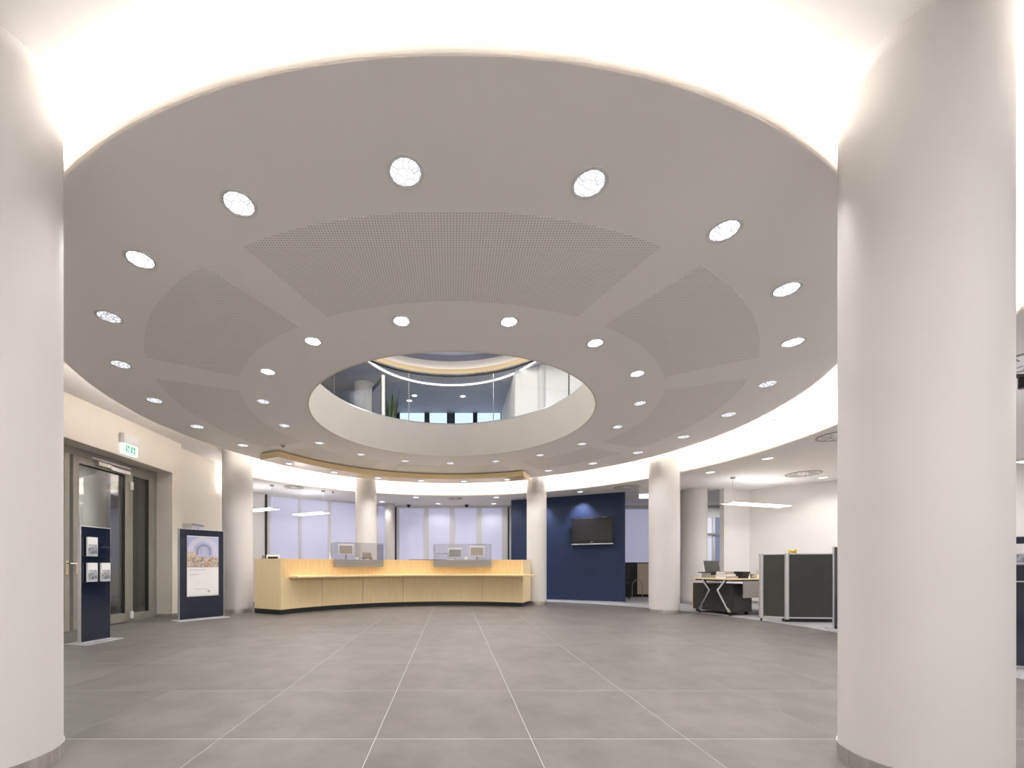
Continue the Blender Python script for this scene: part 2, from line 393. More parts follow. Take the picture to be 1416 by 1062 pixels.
window(1, PA, PB, [(346,347.5,'black'),(348,366,'white'),(366,369,'black'),(369,374,'strip'),(374,413,'blind'),(413,417,'strip'),(417,454,'blind'),(454,458,'strip'),(458,520,'blind'),(520,523,'strip'),(523,541,'blind')], .8, 2.97, 'wide lavender blind window behind the left half of the counter')
window(2, PB, PC, [(545.8,548.4,'black'),(548.4,552,'strip'),(552,586.5,'blind'),(586.5,593,'strip'),(593,622,'blind'),(622,629,'strip'),(629,659,'blind'),(659,666,'strip'),(666,694,'blind'),(694,702,'strip'),(702,703.4,'black'),(703.4,707,'white')], .8, 2.94, 'four-panel lavender blind window behind the middle of the counter')
window(3, PC, PD, [(828,832,'strip'),(832,900,'blind')], 1.1, 2.9, 'frosted window beside the blue wall')
# right-hand office window (dark dusk panes)
w4 = struct(thing('window_4', 'dark dusk window between office column and white wall', 'window', (8.85, 14.0, 0)))
fx = MB(); 
for a, b in ((-.5,-.40),(-.18,-.10),(.40,.5)): fx.box(a, b, -.06, .08, .95, 2.6)
fx.box(-.5, .5, -.06, .08, 2.6, 2.9); fx.box(-.5, .5, -.06, .08, .8, .95); fx.build('window_frame', white_pl, w4)
MB().box(-.5, .5, -.10, .08, 2.0, 2.07).build('transom', greyplas, w4)
MB().box(-.10, .40, 0, .03, .95, 2.0).build('pane', dusk_dark, w4); MB().box(-.10, .40, 0, .03, 2.07, 2.6).build('pane', dusk_dark, w4)
MB().box(-.40, -.18, 0, .03, .95, 2.6).build('pane', mat('pale_pane', (.5,.5,.55), .3, emit=(.5,.5,.6), estr=.3), w4)

# ---------------------------------------------------------------- cove LED strips
def strip(name, label, r, z, a0, a1, wdt=.04, m=led, cx=CX, cy=CY):
    o = MB().sector(0, 0, r-wdt/2, r+wdt/2, 0, .012, a0, a1, 120).build(name, m); o.location = (cx, cy, z)
    return props(o, label, 'light')
strip('cove_light_strip', 'warm hidden light strip above the rim of the ceiling disc', DISC_R-.2, DISC_Z+.03, 0, 360)
strip('cove_light_strip', 'warm light strip behind the lip of the outer ceiling ring', 5.62, 3.035, A0+1, A1-1)

vsl = MB().box(-.012, .012, -.006, .006, 0, .62).build('vertical_light_slot', led); vsl.location = (-5.60, 10.12, 2.78)
props(vsl, 'thin upright warm light slot on the cream wall just left of the counter-end column', 'light')
# ---------------------------------------------------------------- columns
def column(X, Y, r, top, label, base_h=.075, z0=0, m=colpaint, trim=True):
    e = thing('column', label, 'column', (X, Y, z0))
    MB().lathe(0, 0, [(r, base_h if trim else 0), (r, top-z0)], 96).build('shaft', m, e)
    if trim: MB().lathe(0, 0, [(r+.004, 0), (r+.006, base_h)], 96).build('base_ring', steel, e)
    return e
column(2.275, 2.05, .288, 3.45, 'large white round column in the right foreground')
column(-2.29, 2.05, .288, 3.45, 'large white round column cut by the left edge of the photo')
column(-4.66, 9.12, .30, 3.45, 'white round column at the left end of the wooden counter')
column(4.53, 8.96, .30, 3.45, 'white round column right of the blue wall')
column(2.215, 10.98, .255, 3.45, 'white round column between counter and blue wall')
column(-2.25, 10.98, .27, 3.45, 'white round column rising behind the counter')
column(6.40, 11.10, .31, 3.0, 'white round column behind the office desk')
column(-2.02, 13.62, .165, 3.0, 'slim white column between the two blind windows')
column(-7.35, 8.4, .33, 3.0, 'pale column in the vestibule seen through the door glass')

# ================================================================ DOOR
DX = -5.80
def frame_box(e, y0, y1, z0, z1, name='frame_bar', m=doorframe_m, x0=-.035, x1=.035):
    return MB().box(x0, x1, y0-BY, y1-BY, z0, z1).build(name, m, e, bevel=.004)
BY = 6.9
door = struct(thing('door_1', 'grey metal framed glass entrance door with sidelight', 'door', (DX, BY, 0)))
# fixed frame
frame_box(door, 4.6, 8.19, 2.70, 2.81, 'door_frame'); frame_box(door, 7.98, 8.10, 0, 2.7, 'door_frame'); frame_box(door, 7.46, 7.58, 0, 2.7, 'door_frame')
frame_box(door, 8.10, 8.19, 0, 2.7, 'door_frame', doorframe_m); frame_box(door, 7.58, 7.98, 0, .14, 'door_frame'); frame_box(door, 7.58, 7.98, 2.62, 2.7, 'door_frame')
MB().box(-.01, .01, 7.6-BY, 7.96-BY, .14, 2.62).build('sidelight_pane', glass_door, door)
MB().box(-.012, .028, 7.94-BY, 7.982-BY, .14, 2.62).build('gasket', rubber, door)
def leaf(y0, y1, hinge):
    lf = MB()
    lf.box(.0, .06, y0-BY, y0+.10-BY, .01, 2.69); lf.box(.0, .06, y1-.09-BY, y1-BY, .01, 2.69)
    lf.box(.0, .06, y0+.10-BY, y1-.09-BY, 2.58, 2.69); lf.box(.0, .06, y0+.10-BY, y1-.09-BY, .01, .16)
    o = lf.build('door_leaf', doorframe_m, door, bevel=.004)
    MB().box(.02, .035, y0+.1-BY, y1-.09-BY, .16, 2.58).build('pane', glass_door, o)
    g = MB(); g.box(.036, .055, y1-.125-BY, y1-.09-BY, .16, 2.58); g.box(.036, .055, y0+.1-BY, y1-.09-BY, 2.56, 2.58)
    g.build('gasket', rubber, o)
    h = MB(); yy = (y0+.055) if hinge else (y1-.05)
    h.tube((.06, yy-BY, 1.03), (.12, yy-BY, 1.03), .012); h.tube((.115, yy-BY, 1.03), (.115, yy+.14-BY, 1.03), .011); h.box(.06, .068, yy-.02-BY, yy+.02-BY, .86, 1.08)
    h.build('handle', chrome, o)
leaf(6.36, 7.46, True); leaf(5.2, 6.3, False)
c = MB(); c.box(.06, .12, 6.75-BY, 7.02-BY, 2.615, 2.675); c.build('door_closer', steel, door, bevel=.004)
MB().box(.06, .10, 7.02-BY, 7.44-BY, 2.60, 2.66).build('closer_rail', alu, door, bevel=.004)
MB().box(.03, .055, 6.7-BY, 7.5-BY, 2.71, 2.74).build('closer_arm', alu, door)
MB().box(.035, .065, 7.49-BY, 7.56-BY, 2.36, 2.5).build('hinge_cover', white_pl, door, bevel=.003)
MB().box(.035, .065, 7.49-BY, 7.56-BY, .05, .18).build('hinge_cover', white_pl, door, bevel=.003)

# exit sign on the wall above the door
ex = thing('exit_sign', 'lit green and white running-man exit sign on the wall over the entrance door', 'sign', (-5.455, 7.03, 2.82))
MB().box(0, .09, -.16, .16, .20, .36).build('housing', white_pl, ex, bevel=.004)
MB().box(.015, .075, -.15, .15, .03, .20).build('light_panel', sign_white, ex, bevel=.003)
g = MB()
g.box(.0755, .078, -.11, -.03, .06, .17); g.box(.0755, .078, .0, .10, .06, .17); gr = g.build('green_field', green_sign, ex)
p = MB()
p.cyl(0, 0, 0, .002, .010, 10)
pm = MB()
pm.box(.078, .0795, -.085, -.075, .14, .155); pm.bar((.079,-.078,.135), (.079,-.06,.10), .002, .012); pm.bar((.079,-.06,.10), (.079,-.09,.07), .002, .009); pm.bar((.079,-.06,.10), (.079,-.045,.072), .002, .009)
pm.bar((.079,-.1,.12), (.079,-.05,.125), .002, .007)
pm.build('running_figure', sign_white, ex); pm = MB()
pm.box(.078, .0795, .03, .055, .065, .15); pm.bar((.079,.06,.11), (.079,.09,.11), .002, .01); pm.bar((.079,.08,.125), (.079,.092,.11), .002, .008); pm.bar((.079,.08,.095), (.079,.092,.11), .002, .008)
pm.build('doorway_arrow', sign_white, ex)

# second exit sign hanging near the blue wall
e2 = thing('exit_sign', 'white lit exit sign hanging from the ceiling right of the blue wall', 'sign', (5.0, 10.9, 2.74), radians(-12))
MB().box(-.14, .14, -.035, .035, .12, .26).build('housing', white_pl, e2, bevel=.004)
MB().box(-.13, .13, -.02, .02, 0, .12).build('light_panel', sign_white, e2, bevel=.003)

# letterbox-like wall box behind poster
lb = thing('wall_box', 'small grey metal box on the cream wall just above the poster stand', 'box', (-5.4, 8.9, 1.72), pi/2)
MB().box(-.2, .2, .0, .20, 0, .16).build('body', alu, lb, bevel=.004); MB().box(-.2, .2, -.005, .0, .12, .16).build('flap', greyplas, lb); MB().box(-.015, .015, -.008, 0, .05, .08).build('lock', greyplas, lb)
lb.location = (-5.30, 8.75, 1.70)

# ================================================================ STANDS
def stand(A, B, h, t, label, plate=(.0, .0), name='display_stand'):
    pos, rz, L_ = frame2(A, B)
    e = thing(name, label, 'display stand', (pos[0], pos[1], 0), rz)
    MB().box(-L_/2, L_/2, .004, t, .012, h).build('core_panel', alu, e, bevel=.003)
    MB().box(-L_/2+.010, L_/2-.010, -.002, .006, .025, h-.012).build('front_panel', navy, e)
    MB().box(-L_/2-.06, L_/2+.06, -.14, t+.14, 0, .012).build('base_plate', alu, e, bevel=.002)
    return e, L_
bs, L_ = stand((-4.69, 5.30), (-4.635, 5.70), 1.507, .05, 'narrow navy brochure stand with acrylic pockets beside the entrance door', name='brochure_stand')
for k, zz in enumerate((1.115, .785)):
    MB().box(-.16, .17, -.055, -.002, zz-.004, zz+.004).build('shelf', acrylic, bs)
    MB().box(-.155, -.015, -.055, -.051, zz, zz+.12).build('pocket', acrylic, bs); MB().box(.015, .165, -.055, -.051, zz, zz+.17 if k == 0 else zz+.12).build('pocket', acrylic, bs)
def brochure(x0, x1, zz, h, label):
    e = thing('brochure', label, 'brochure', tuple(bs.location+Matrix.Rotation(bs.rotation_euler[2], 3, 'Z')@Vector(((x0+x1)/2, -.03, zz))), bs.rotation_euler[2], 'brochures in the brochure stand')
    wd = (x1-x0)/2
    MB().box(-wd, wd, -.012, .012, 0, h).build('pages', paper, e); MB().box(-wd+.01, wd-.01, -.0135, -.012, .03, h*.62).build('cover_print', papergrey, e)
brochure(-.15, -.02, 1.120, .245, 'white brochure in the upper left pocket of the navy stand')
brochure(-.15, -.02, .790, .245, 'white brochure in the lower left pocket of the navy stand')
brochure(.03, .155, .790, .245, 'white brochure in the lower right pocket of the navy stand')

ps, L_ = stand((-4.88, 7.50), (-4.42, 8.13), 1.67, .06, 'wide navy poster stand holding a framed travel poster, near the counter', name='poster_stand')
def lx(px): return ((px-247.8)/(309.7-247.8)-.5)*L_
sx0, sx1 = -.265, .285; sz0, sz1 = .43, 1.545
MB().box(sx0, sx1, -.008, -.002, sz0, sz1).build('poster_sheet', paper, ps)
MB().box(sx0, sx1, -.011, -.008, .975, sz1).build('poster_sky', mat('poster_sky', (.36,.40,.66), .5, col2=(.55,.56,.76), nscale=2), ps)
MB().box(sx0, sx1, -.0125, -.011, .975, 1.16).build('poster_crowd', mat('poster_sand', (.25,.18,.14), .6, col2=(.72,.60,.50), nscale=30), ps)
MB().box(sx0, sx0+.17, -.0125, -.011, 1.16, 1.25).build('poster_building', mat('poster_wall', (.62,.50,.42), .6, var=.12, nscale=20), ps)
MB().box(sx0+.15, sx0+.172, -.013, -.011, 1.16, 1.36).build('poster_tower', mat('poster_tower', (.5,.4,.33), .6), ps)
def flat_arch(r0, r1, cx, cz, legs, m, y, nm):
    mb = MB(); n = 24; pts0 = [(cx+r0*cos(pi*i/n), cz+r0*sin(pi*i/n)) for i in range(n+1)]; pts1 = [(cx+r1*cos(pi*i/n), cz+r1*sin(pi*i/n)) for i in range(n+1)]
    pts0 = [(cx+r0, cz-legs)]+pts0+[(cx-r0, cz-legs)]; pts1 = [(cx+r1, cz-legs)]+pts1+[(cx-r1, cz-legs)]
    for i in range(len(pts0)-1):
        a, b, c_, d = pts0[i], pts0[i+1], pts1[i+1], pts1[i]
        mb.add([(p_[0], y, p_[1]) for p_ in (a, b, c_, d)], [(0,1,2,3)])
    return mb.build(nm, m, ps, smooth=False)
flat_arch(.17, .262, .01, 1.27, .11, mat('poster_arch_pale', (.62,.60,.72), .5), -.0112, 'poster_arch')
flat_arch(.095, .125, .02, 1.27, .07, mat('poster_arch_dark', (.30,.28,.42), .5), -.0134, 'poster_arch')
MB().box(.005, .03, -.0145, -.012, 1.17, 1.32).build('poster_statue', mat('poster_statue', (.6,.58,.6), .5), ps)
MB().box(.08, .105, -.0145, -.012, .98, 1.08).build('poster_figure', mat('poster_red', (.8,.25,.15), .5), ps)
ink = mat('poster_ink', (.55,.55,.62), .7)
for b_ in ((-.24, .05, .915, .93), (-.22, -.06, .825, .84), (-.16, .10, .56, .568)):
    MB().box(b_[0], b_[1], -.0085, -.0078, b_[2], b_[3]).build('poster_text', ink, ps)
MB().box(sx0, sx1, -.0105, -.0078, sz0, sz0+.02).build('poster_rail', alu, ps); MB().box(sx0, sx1, -.0125, -.0078, sz1-.02, sz1).build('poster_rail', alu, ps)
lg = MB(); 
for i in range(16):
    a0, a1 = 2*pi*i/16, 2*pi*(i+1)/16
    lg.add([(.11+.02*cos(a0), -.0088, .52+.02*sin(a0)), (.11+.02*cos(a1), -.0088, .52+.02*sin(a1)), (.11+.011*cos(a1), -.0088, .52+.011*sin(a1)), (.11+.011*cos(a0), -.0088, .52+.011*sin(a0))], [(0,1,2,3)])
lg.build('poster_logo', mat('logo_ink', (.08,.08,.12), .6), ps, smooth=False)

# ================================================================ COUNTER
cn = thing('reception_counter', 'long curved maple teller counter with black plinth and projecting ledge', 'counter', (0, 10.2, 0))
OF = (0, 10.2, 0)
def cbuild(mb, name, m, **k): 
    o = mb.build(name, m, cn, shift=OF, **k); o.location = (0,0,0); return o
a0, a1 = 65., 150.2
LX = (-4.17, 8.86)
inner = lambda r, A, B, n=40: [P(r, A+(B-A)*i/n)[:2] for i in range(n+1)]
def bodypoly(r, ro=4.72):
    return inner(r, a0, a1)+[LX]+inner(ro, 143, a0, 30)
cbuild(MB().prism(bodypoly(4.02, 4.68), 0, .10), 'plinth', plinth_m)
cbuild(MB().prism(bodypoly(4.035), .10, .93), 'carcass', maple_v)
for k in range(6):
    s0 = a0+14.2*k; cbuild(MB().sector(CX, CY, 4.0, 4.034, .10, .745, s0+.06, s0+14.2-.06, 10), 'front_panel', maple_v)
cbuild(MB().sector(CX, CY, 4.0, 4.12, .75, 1.14, a0, a1, 60), 'upper_front', maple)
cbuild(MB().sector(CX, CY, 3.70, 4.0, .745, .785, 60.0, 147.6, 60), 'ledge', maple_v, bevel=.003)
q = P(3.998, a1)[:2]
def endpanels(A, B, n, t=.03, z0=.1, z1=1.14):
    for i in range(n):
        f0, f1 = i/n, (i+1)/n; g_ = .0015
        a = (A[0]+(B[0]-A[0])*f0, A[1]+(B[1]-A[1])*f0); b = (A[0]+(B[0]-A[0])*f1, A[1]+(B[1]-A[1])*f1)
        dx, dy = b[0]-a[0], b[1]-a[1]; l_ = hypot(dx, dy); ux, uy = dx/l_*g_, dy/l_*g_; nx, ny = -dy/l_*t, dx/l_*t
        a = (a[0]+ux, a[1]+uy); b = (b[0]-ux, b[1]-uy)
        cbuild(MB().prism([a, b, (b[0]+nx, b[1]+ny), (a[0]+nx, a[1]+ny)], z0, z1), 'end_panel', maple_v)
endpanels((LX[0]+.0, LX[1]), q, 2)
qr = P(3.998, a0-.35)[:2]; endpanels(qr, P(4.72, a0-.3)[:2], 1)
cbuild(MB().sector(CX, CY, 4.12, 4.70, .93, .955, a0, 143, 40), 'work_surface', greyface)
cbuild(MB().box(-1.1, -.15, 10.66, 10.70, 1.13, 1.155), 'cable_tray', black)

def gscreen(t0, t1, label, cat='glass screen'):
    A = P(3.975, t0)[:2]; B = P(3.975, t1)[:2]
    pos, rz, L_ = frame2(A, B)
    e = thing('teller_glass_screen', label, cat, (pos[0], pos[1], .97), rz, 'glass screens on the counter')
    t = MB(); h = .17; sag = .06
    t.box(-L_/2, L_/2, -.06, -.005, 0, .05); t.box(-L_/2, L_/2, -.066, -.005, .054, .11); t.box(-L_/2, L_/2, -.072, -.005, .114, h)
    t.build('steel_tray', tray_m, e)
    MB().box(-L_/2, L_/2, -.07, -.062, h, h+.38).build('front_pane', glass_grey, e)
    for s in (-1, 1): MB().box(s*(L_/2-.004)-.004, s*(L_/2-.004)+.004, -.062, .25, h, h+.38).build('side_pane', glass_grey, e)
    ed = MB(); ed.box(-L_/2, L_/2, -.071, -.061, h+.376, h+.386)
    for x in (-L_/2, L_/2-.006, -.02): ed.box(x, x+.006, -.071, -.061, h, h+.38)
    ed.build('pane_edge', greyplas, e)
    return e
gscreen(132.0, 115.0, 'tinted glass screen over a steel tray, left one on the counter')
gscreen(96.6, 75.8, 'tinted glass screen over a steel tray, right one on the counter')

# monitors and things on the work surface
def monitor(x, r, z, wd, h, label, face=greyplas, at=None, rot=None):
    k = (x-625)/580
    # solve angle on radius r
    best = min((abs(P(r, t/4)[0]/P(r, t/4)[1]-k), t/4) for t in range(200, 640))[1]
    px, py, _ = P(r, best)
    if at: px, py = at
    e = thing('monitor', label, 'monitor', (px, py, z), radians(best-90)*.4 if rot is None else rot)
    MB().box(-wd*.25, wd*.25, -.06, .06, 0, .015).build('foot', greyplas, e, bevel=.003)
    MB().box(-.02, .02, -.015, .015, .015, h-.1).build('stem', greyplas, e)
    MB().box(-wd/2, wd/2, -.025, .02, h-wd*.72, h).build('housing', white_pl, e, bevel=.006)
    MB().box(-wd/2+.03, wd/2-.03, -.030, -.024, h-wd*.72+.03, h-.04).build('back_cover', face, e, bevel=.002)
    return e
monitor(478, 4.35, .955, .36, .56, 'pale monitor behind the left glass screen', greyface)
monitor(629, 4.35, .955, .36, .50, 'white monitor with dark back cover behind the right glass screen', greyplas)
monitor(659, 4.35, .955, .38, .55, 'tall pale monitor at the right end behind the right glass screen', greyface)
monitor(372, 4.45, .93, .26, .30, 'dark-framed monitor peeking over the left end of the counter', black, (-3.83, 8.98), radians(15))
pr = thing('receipt_printer', 'dark receipt printer behind the left glass screen', 'printer', (*P(4.3, 119.3)[:2], .955), radians(20))
MB().box(-.14, .14, -.12, .12, 0, .24).build('body', greyplas, pr, bevel=.01); MB().box(-.11, .11, -.13, -.11, .24, .36).build('paper_tray', greyface, pr); MB().box(-.12, .12, -.122, -.118, .10, .16).build('slot', black, pr)
fp = thing('form_rack', 'pale form rack with shelves behind the right glass screen', 'rack', (*P(4.3, 93.2)[:2], .955), 0)
for z in (0, .17, .34): MB().box(-.16, .16, -.1, .1, z, z+.015).build('shelf', greyplas, fp)
for s in (-1, 1): MB().box(s*.16-.006, s*.16+.006, -.1, .1, 0, .42).build('side_panel', white_pl, fp)
bt = thing('dispenser_bottle', 'white pump bottle just left of the left glass screen', 'bottle', (*P(4.2, 131.9)[:2], .955), 0)
MB().lathe(0, 0, [(.035,0),(.037,.01),(.037,.2),(.02,.25),(.014,.27)], 20).build('body', white_pl, bt); 
mm_ = MB(); mm_.cyl(0, 0, .27, .31, .008, 10); mm_.box(-.05, .012, -.01, .01, .31, .325); mm_.build('pump', white_pl, bt)
cp = thing('card_holder', 'small grey card holder at the far left end of the counter', 'holder', (-4.04, 8.93, .93), 0)
MB().box(-.045, .045, -.02, .02, 0, .29).build('body', greyplas, cp, bevel=.003); MB().box(-.038, .0, -.024, -.02, .22, .30).build('card', paper, cp)
for k, (x, r_) in enumerate(((625, 4.16), (645, 4.16), (497, 4.16), (508, 4.16))):
    t = min((abs(P(r_, q_/4)[0]/P(r_, q_/4)[1]-(x-625)/580), q_/4) for q_ in range(200, 640))[1]
    nm = ('white paper stack behind the right glass screen', 'round white lamp on the work surface behind the right glass screen', 'white phone behind the left glass screen', 'small white box beside the printer behind the left glass screen')[k]
    if k == 1:
        e = thing('desk_lamp', nm, 'lamp', P(r_, t, .955)); MB().cyl(0,0,0,.02,.05,20).build('base', greyplas, e); MB().cyl(0,0,.02,.18,.008,8).build('stem', greyplas, e)
        MB().lathe(0,0,[(.01,.17),(.04,.19),(.045,.22),(.03,.255),(.008,.265)],16).build('globe', white_pl, e)
    elif k == 2:
        e = thing('telephone', nm, 'telephone', P(r_, t, .955)); MB().box(-.09,.09,-.08,.08,0,.2).build('body', white_pl, e, bevel=.01); MB().box(-.08,-.03,-.09,.09,.2,.24).build('handset', white_pl, e, bevel=.01)
    else:
        e = thing('paper_stack' if k == 0 else 'small_box', nm, 'paper' if k == 0 else 'box', P(r_, t, .955)); MB().box(-.12 if k == 0 else -.05,.12 if k == 0 else .05,-.03,.05,0,.20).build('sheets' if k == 0 else 'carton', paper, e, bevel=.002)
        MB().box(-.10 if k == 0 else -.04,.10 if k == 0 else .04,-.025,.045,.2,.21).build('top_sheet' if k == 0 else 'lid', papergrey, e)

# wooden canopy below the disc
cy_ = thing('ceiling_canopy', 'curved maple canopy under the ceiling disc above the counter', 'canopy', (0, 10.4, 3.11))
def kbuild(mb, name, m, **k):
    o = mb.build(name, m, cy_, shift=(0,10.4,3.11), **k); o.location = (0,0,0); return o
kbuild(MB().sector(CX, CY, 3.73, 4.25, 3.11, 3.23, 63.3, 154.2, 80), 'fascia_body', maple_c)
kbuild(MB().sector(CX, CY, 3.78, 4.2, 3.23, 3.25, 64, 153.5, 80), 'gap_shade_strip', black)  # black strip stands for the shade between canopy and disc

# ================================================================ DOWNLIGHTS
def make_downlight(r, m, label, power, loc, group):
    e = thing('downlight', label, 'downlight', loc, 0, group)
    MB().sector(0, 0, r*.86, r, -.006, .0, 0, 360, 40).build('trim_ring', white_pl, e)
    MB().sector(0, 0, r*.78, r*.86, -.003, .0, 0, 360, 40).build('reflector', chrome, e)
    MB().cyl(0, 0, -.004, -.001, r*.79, 32).build('lens', m, e, smooth=False)
    if power:
        l = bpy.data.lights.new('downlight_lamp', 'SPOT'); l.energy = power; l.spot_size = radians(135); l.spot_blend = .7; l.shadow_soft_size = .018; l.color = (1, .97, .93)
        o = bpy.data.objects.new('downlight_lamp', l); COL.objects.link(o); o.parent = e; o.location = (0, 0, -.02)
    return e
ORD = ['first','second','third','fourth','fifth','sixth','seventh','eighth','ninth','tenth','eleventh','twelfth','thirteenth','fourteenth','fifteenth','sixteenth','seventeenth','eighteenth']
proto_b = proto = None
outs = [161.3+15*k for k in range(18)]
for k, a in enumerate(outs):
    near = 225 < a < 330
    lab = 'large outer-ring ceiling disc downlight, %s counted over the top from the left counter column' % ORD[k]
    if near and proto_b: dup(proto_b, P(4.13, a, DISC_Z), 0, lab)
    elif near: proto_b = make_downlight(.108, lens_bright, lab, SPOT_W, P(4.13, a, DISC_Z), 'outer ring of disc downlights')
    elif proto: dup(proto, P(4.13, a, DISC_Z), a, lab)
    else: proto = make_downlight(.108, lens, lab, SPOT_W, P(4.13, a, DISC_Z), 'outer ring of disc downlights')
pi_b = make_downlight(.092, lens_bright, 'x', SPOT_W, P(2.70, 257, DISC_Z), 'inner ring of disc downlights'); pi_n = None
names_in = []
for k in range(17):
    a = 133+21.18*k; near = 210 < a % 360 < 330
    lab = 'inner-ring downlight beside the oculus, %s counted over the top from the far left' % ORD[k]
    if near:
        if 250 < a % 360 < 268: pi_b.location = P(2.70, a, DISC_Z); pi_b['label'] = lab
        else: dup(pi_b, P(2.70, a, DISC_Z), a, lab)
    elif pi_n: dup(pi_n, P(2.70, a, DISC_Z), a, lab)
    else: pi_n = make_downlight(.092, lens, lab, SPOT_W, P(2.70, a, DISC_Z), 'inner ring of disc downlights')
# canopy downlights
pc = None
for k in range(6):
    a = 147.3-15.4*k; lab = 'small downlight in the maple canopy, %s from the left' % ORD[k]
    if pc: dup(pc, P(4.0, a, 3.11), 0, lab)
    else: pc = make_downlight(.085, lens_bright, lab, 22, P(4.0, a, 3.11), 'downlights in the maple canopy')
# office ceiling downlights
ofl = [((5.9, 7.84), 'office ceiling downlight nearest the foreground column, beside the cove lip'), ((5.54, 9.0), 'office ceiling downlight right of the column by the blue wall'),
       ((8.45, 9.55), 'office ceiling downlight above the white right wall'), ((-1.06, 12.3), 'ceiling downlight behind the canopy, left of the middle'),
       ((1.30, 12.3), 'ceiling downlight behind the canopy, left of the slim part of the blue wall'), ((-.45, 13.55), 'ceiling downlight right in front of the blind window, left one'),
       ((1.35, 13.55), 'ceiling downlight right in front of the blind window, right one'), ((-2.2, 13.15), 'ceiling downlight in front of the slim white window column')]
po = None
for (xy, lab) in ofl:
    if po: dup(po, (*xy, 3.0), 0, lab)
    else: po = make_downlight(.10, lens_bright, lab, 8, (*xy, 3.0), 'office ceiling downlights')
pw = make_downlight(.09, lens_bright, 'wall-washing downlight in front of the blue wall above the television', 0, (3.48, 11.38, 3.0), 'office ceiling downlights')
sp = bpy.data.lights.new('wall_washer', 'SPOT'); sp.energy = 38; sp.spot_size = radians(85); sp.spot_blend = .8; sp.shadow_soft_size = .04; sp.color = (.85, .88, 1)
so = bpy.data.objects.new('wall_washer', sp); COL.objects.link(so); so.parent = pw; so.location = (0, 0, -.02); so.rotation_euler = (radians(14), 0, radians(-27))
pw2 = dup(pw, (2.45, 11.9, 3.0), 0, 'wall-washing downlight behind the column at the counter end')

def detector(loc, label):
    e = thing('smoke_detector', label, 'detector', loc)
    MB().lathe(0, 0, [(.06, 0), (.058, -.02), (.04, -.03)], 24).build('base', white_pl, e); MB().lathe(0, 0, [(.028, -.03), (.03, -.05), (.012, -.058)], 16).build('sensor', greyplas, e)
detector((-3.13, 7.78, DISC_Z), 'white smoke detector on the disc near the left end of the canopy')
detector((5.36, 6.95, 3.45), 'white smoke detector in the bright cove at right')
detector((-3.2, 11.25, 3.0), 'small dark sensor on the ceiling behind the canopy left of the column')
def domecam(loc, label):
    e = thing('dome_camera', label, 'camera', loc, 0, 'dome cameras over the blind window')
    MB().cyl(0, 0, -.02, 0, .07, 20).build('mount', greyplas, e); MB().lathe(0, 0, [(.06,-.02),(.055,-.06),(.03,-.09),(.008,-.1)], 20).build('dome', black, e)
domecam((-1.42, 13.75, 3.0), 'black dome camera above the left panel of the middle window'); domecam((.48, 13.75, 3.0), 'black dome camera above the middle of the middle window')

def vent(loc, r, label):
    e = thing('ceiling_vent', label, 'vent', loc, 0, 'round swirl ceiling vents')
    MB().sector(0, 0, r*.9, r, -.012, 0, 0, 360, 40).build('rim', greyface, e)
    MB().cyl(0, 0, -.004, 0, r*.9, 36).build('plate', white_pl, e)
    mb = MB()
    for i in range(12):
        a = 2*pi*i/12; ca, sa = cos(a), sin(a)
        mb.bar((r*.35*ca, r*.35*sa, -.006), (r*.82*cos(a+.25), r*.82*sin(a+.25), -.006), .012, .006)
    mb.build('swirl_slots', greyplas, e)
vent((-4.03, 10.7, 3.0), .24, 'round swirl vent in the ceiling behind the left canopy end')
vent((.1, 12.5, 3.0), .22, 'round swirl vent in the ceiling behind the canopy middle')
vent((4.45, 10.7, 3.0), .30, 'round swirl vent above the right end of the blue wall')
vent((7.65, 9.13, 3.0), .32, 'round swirl vent in the office ceiling above the desk')
vent((5.98, 6.45, 3.0), .30, 'round swirl vent beside the foreground column')
vent((5.65, 4.1, 3.0), .30, 'round swirl vent right of the foreground column')

# ---------------------------------------------------------------- pendant lamps
def pendant(A, B, z, rods, label, top=3.0):
    pos, rz, L_ = frame2(A, B)
    e = thing('pendant_lamp', label, 'pendant lamp', (pos[0], pos[1], z), rz, 'flat pendant office lamps')
    for s in (-1, 1): 
        MB().box(-L_/2+.04, L_/2-.04, s*.085-.055, s*.085+.055, 0, .018).build('light_panel', pend, e)
    fb = MB(); fb.box(-L_/2, L_/2, -.022, .022, .002, .03); fb.box(-L_/2, -L_/2+.04, -.14, .14, .0, .022); fb.box(L_/2-.04, L_/2, -.14, .14, .0, .022)
    fb.build('frame', alu, e)
    for x in rods:
        r_ = MB(); r_.tube((x, 0, .03), (x, 0, top-z), .006); ro = r_.build('rod', alu, e)
        MB().cyl(x, 0, top-z-.03, top-z, .05, 16).build('ceiling_cup', greyplas, e)
pendant((-4.36, 11.72), (-3.32, 11.15), 2.40, (.45,), 'slanting flat white pendant lamp behind the counter, right one of two')
pendant((-5.22, 10.85), (-4.34, 10.35), 2.40, (.35,), 'flat white pendant lamp behind the counter beside the left column')
pendant((6.17, 9.45), (8.0, 10.05), 2.40, (-.75,), 'flat white pendant lamp above the office desk')
pendant((5.6, 4.05), (7.3, 4.3), 2.03, (-.7, .6), 'flat white pendant lamp right of the foreground column')
trk = thing('track_light', 'black ceiling track right of the foreground column', 'track light', (6.4, 4.4, 3.0))
MB().box(-.9, .9, -.02, .02, -.03, 0).build('rail', black, trk); MB().cyl(-.4, 0, -.14, -.03, .04, 16).build('spot_head', black, trk)

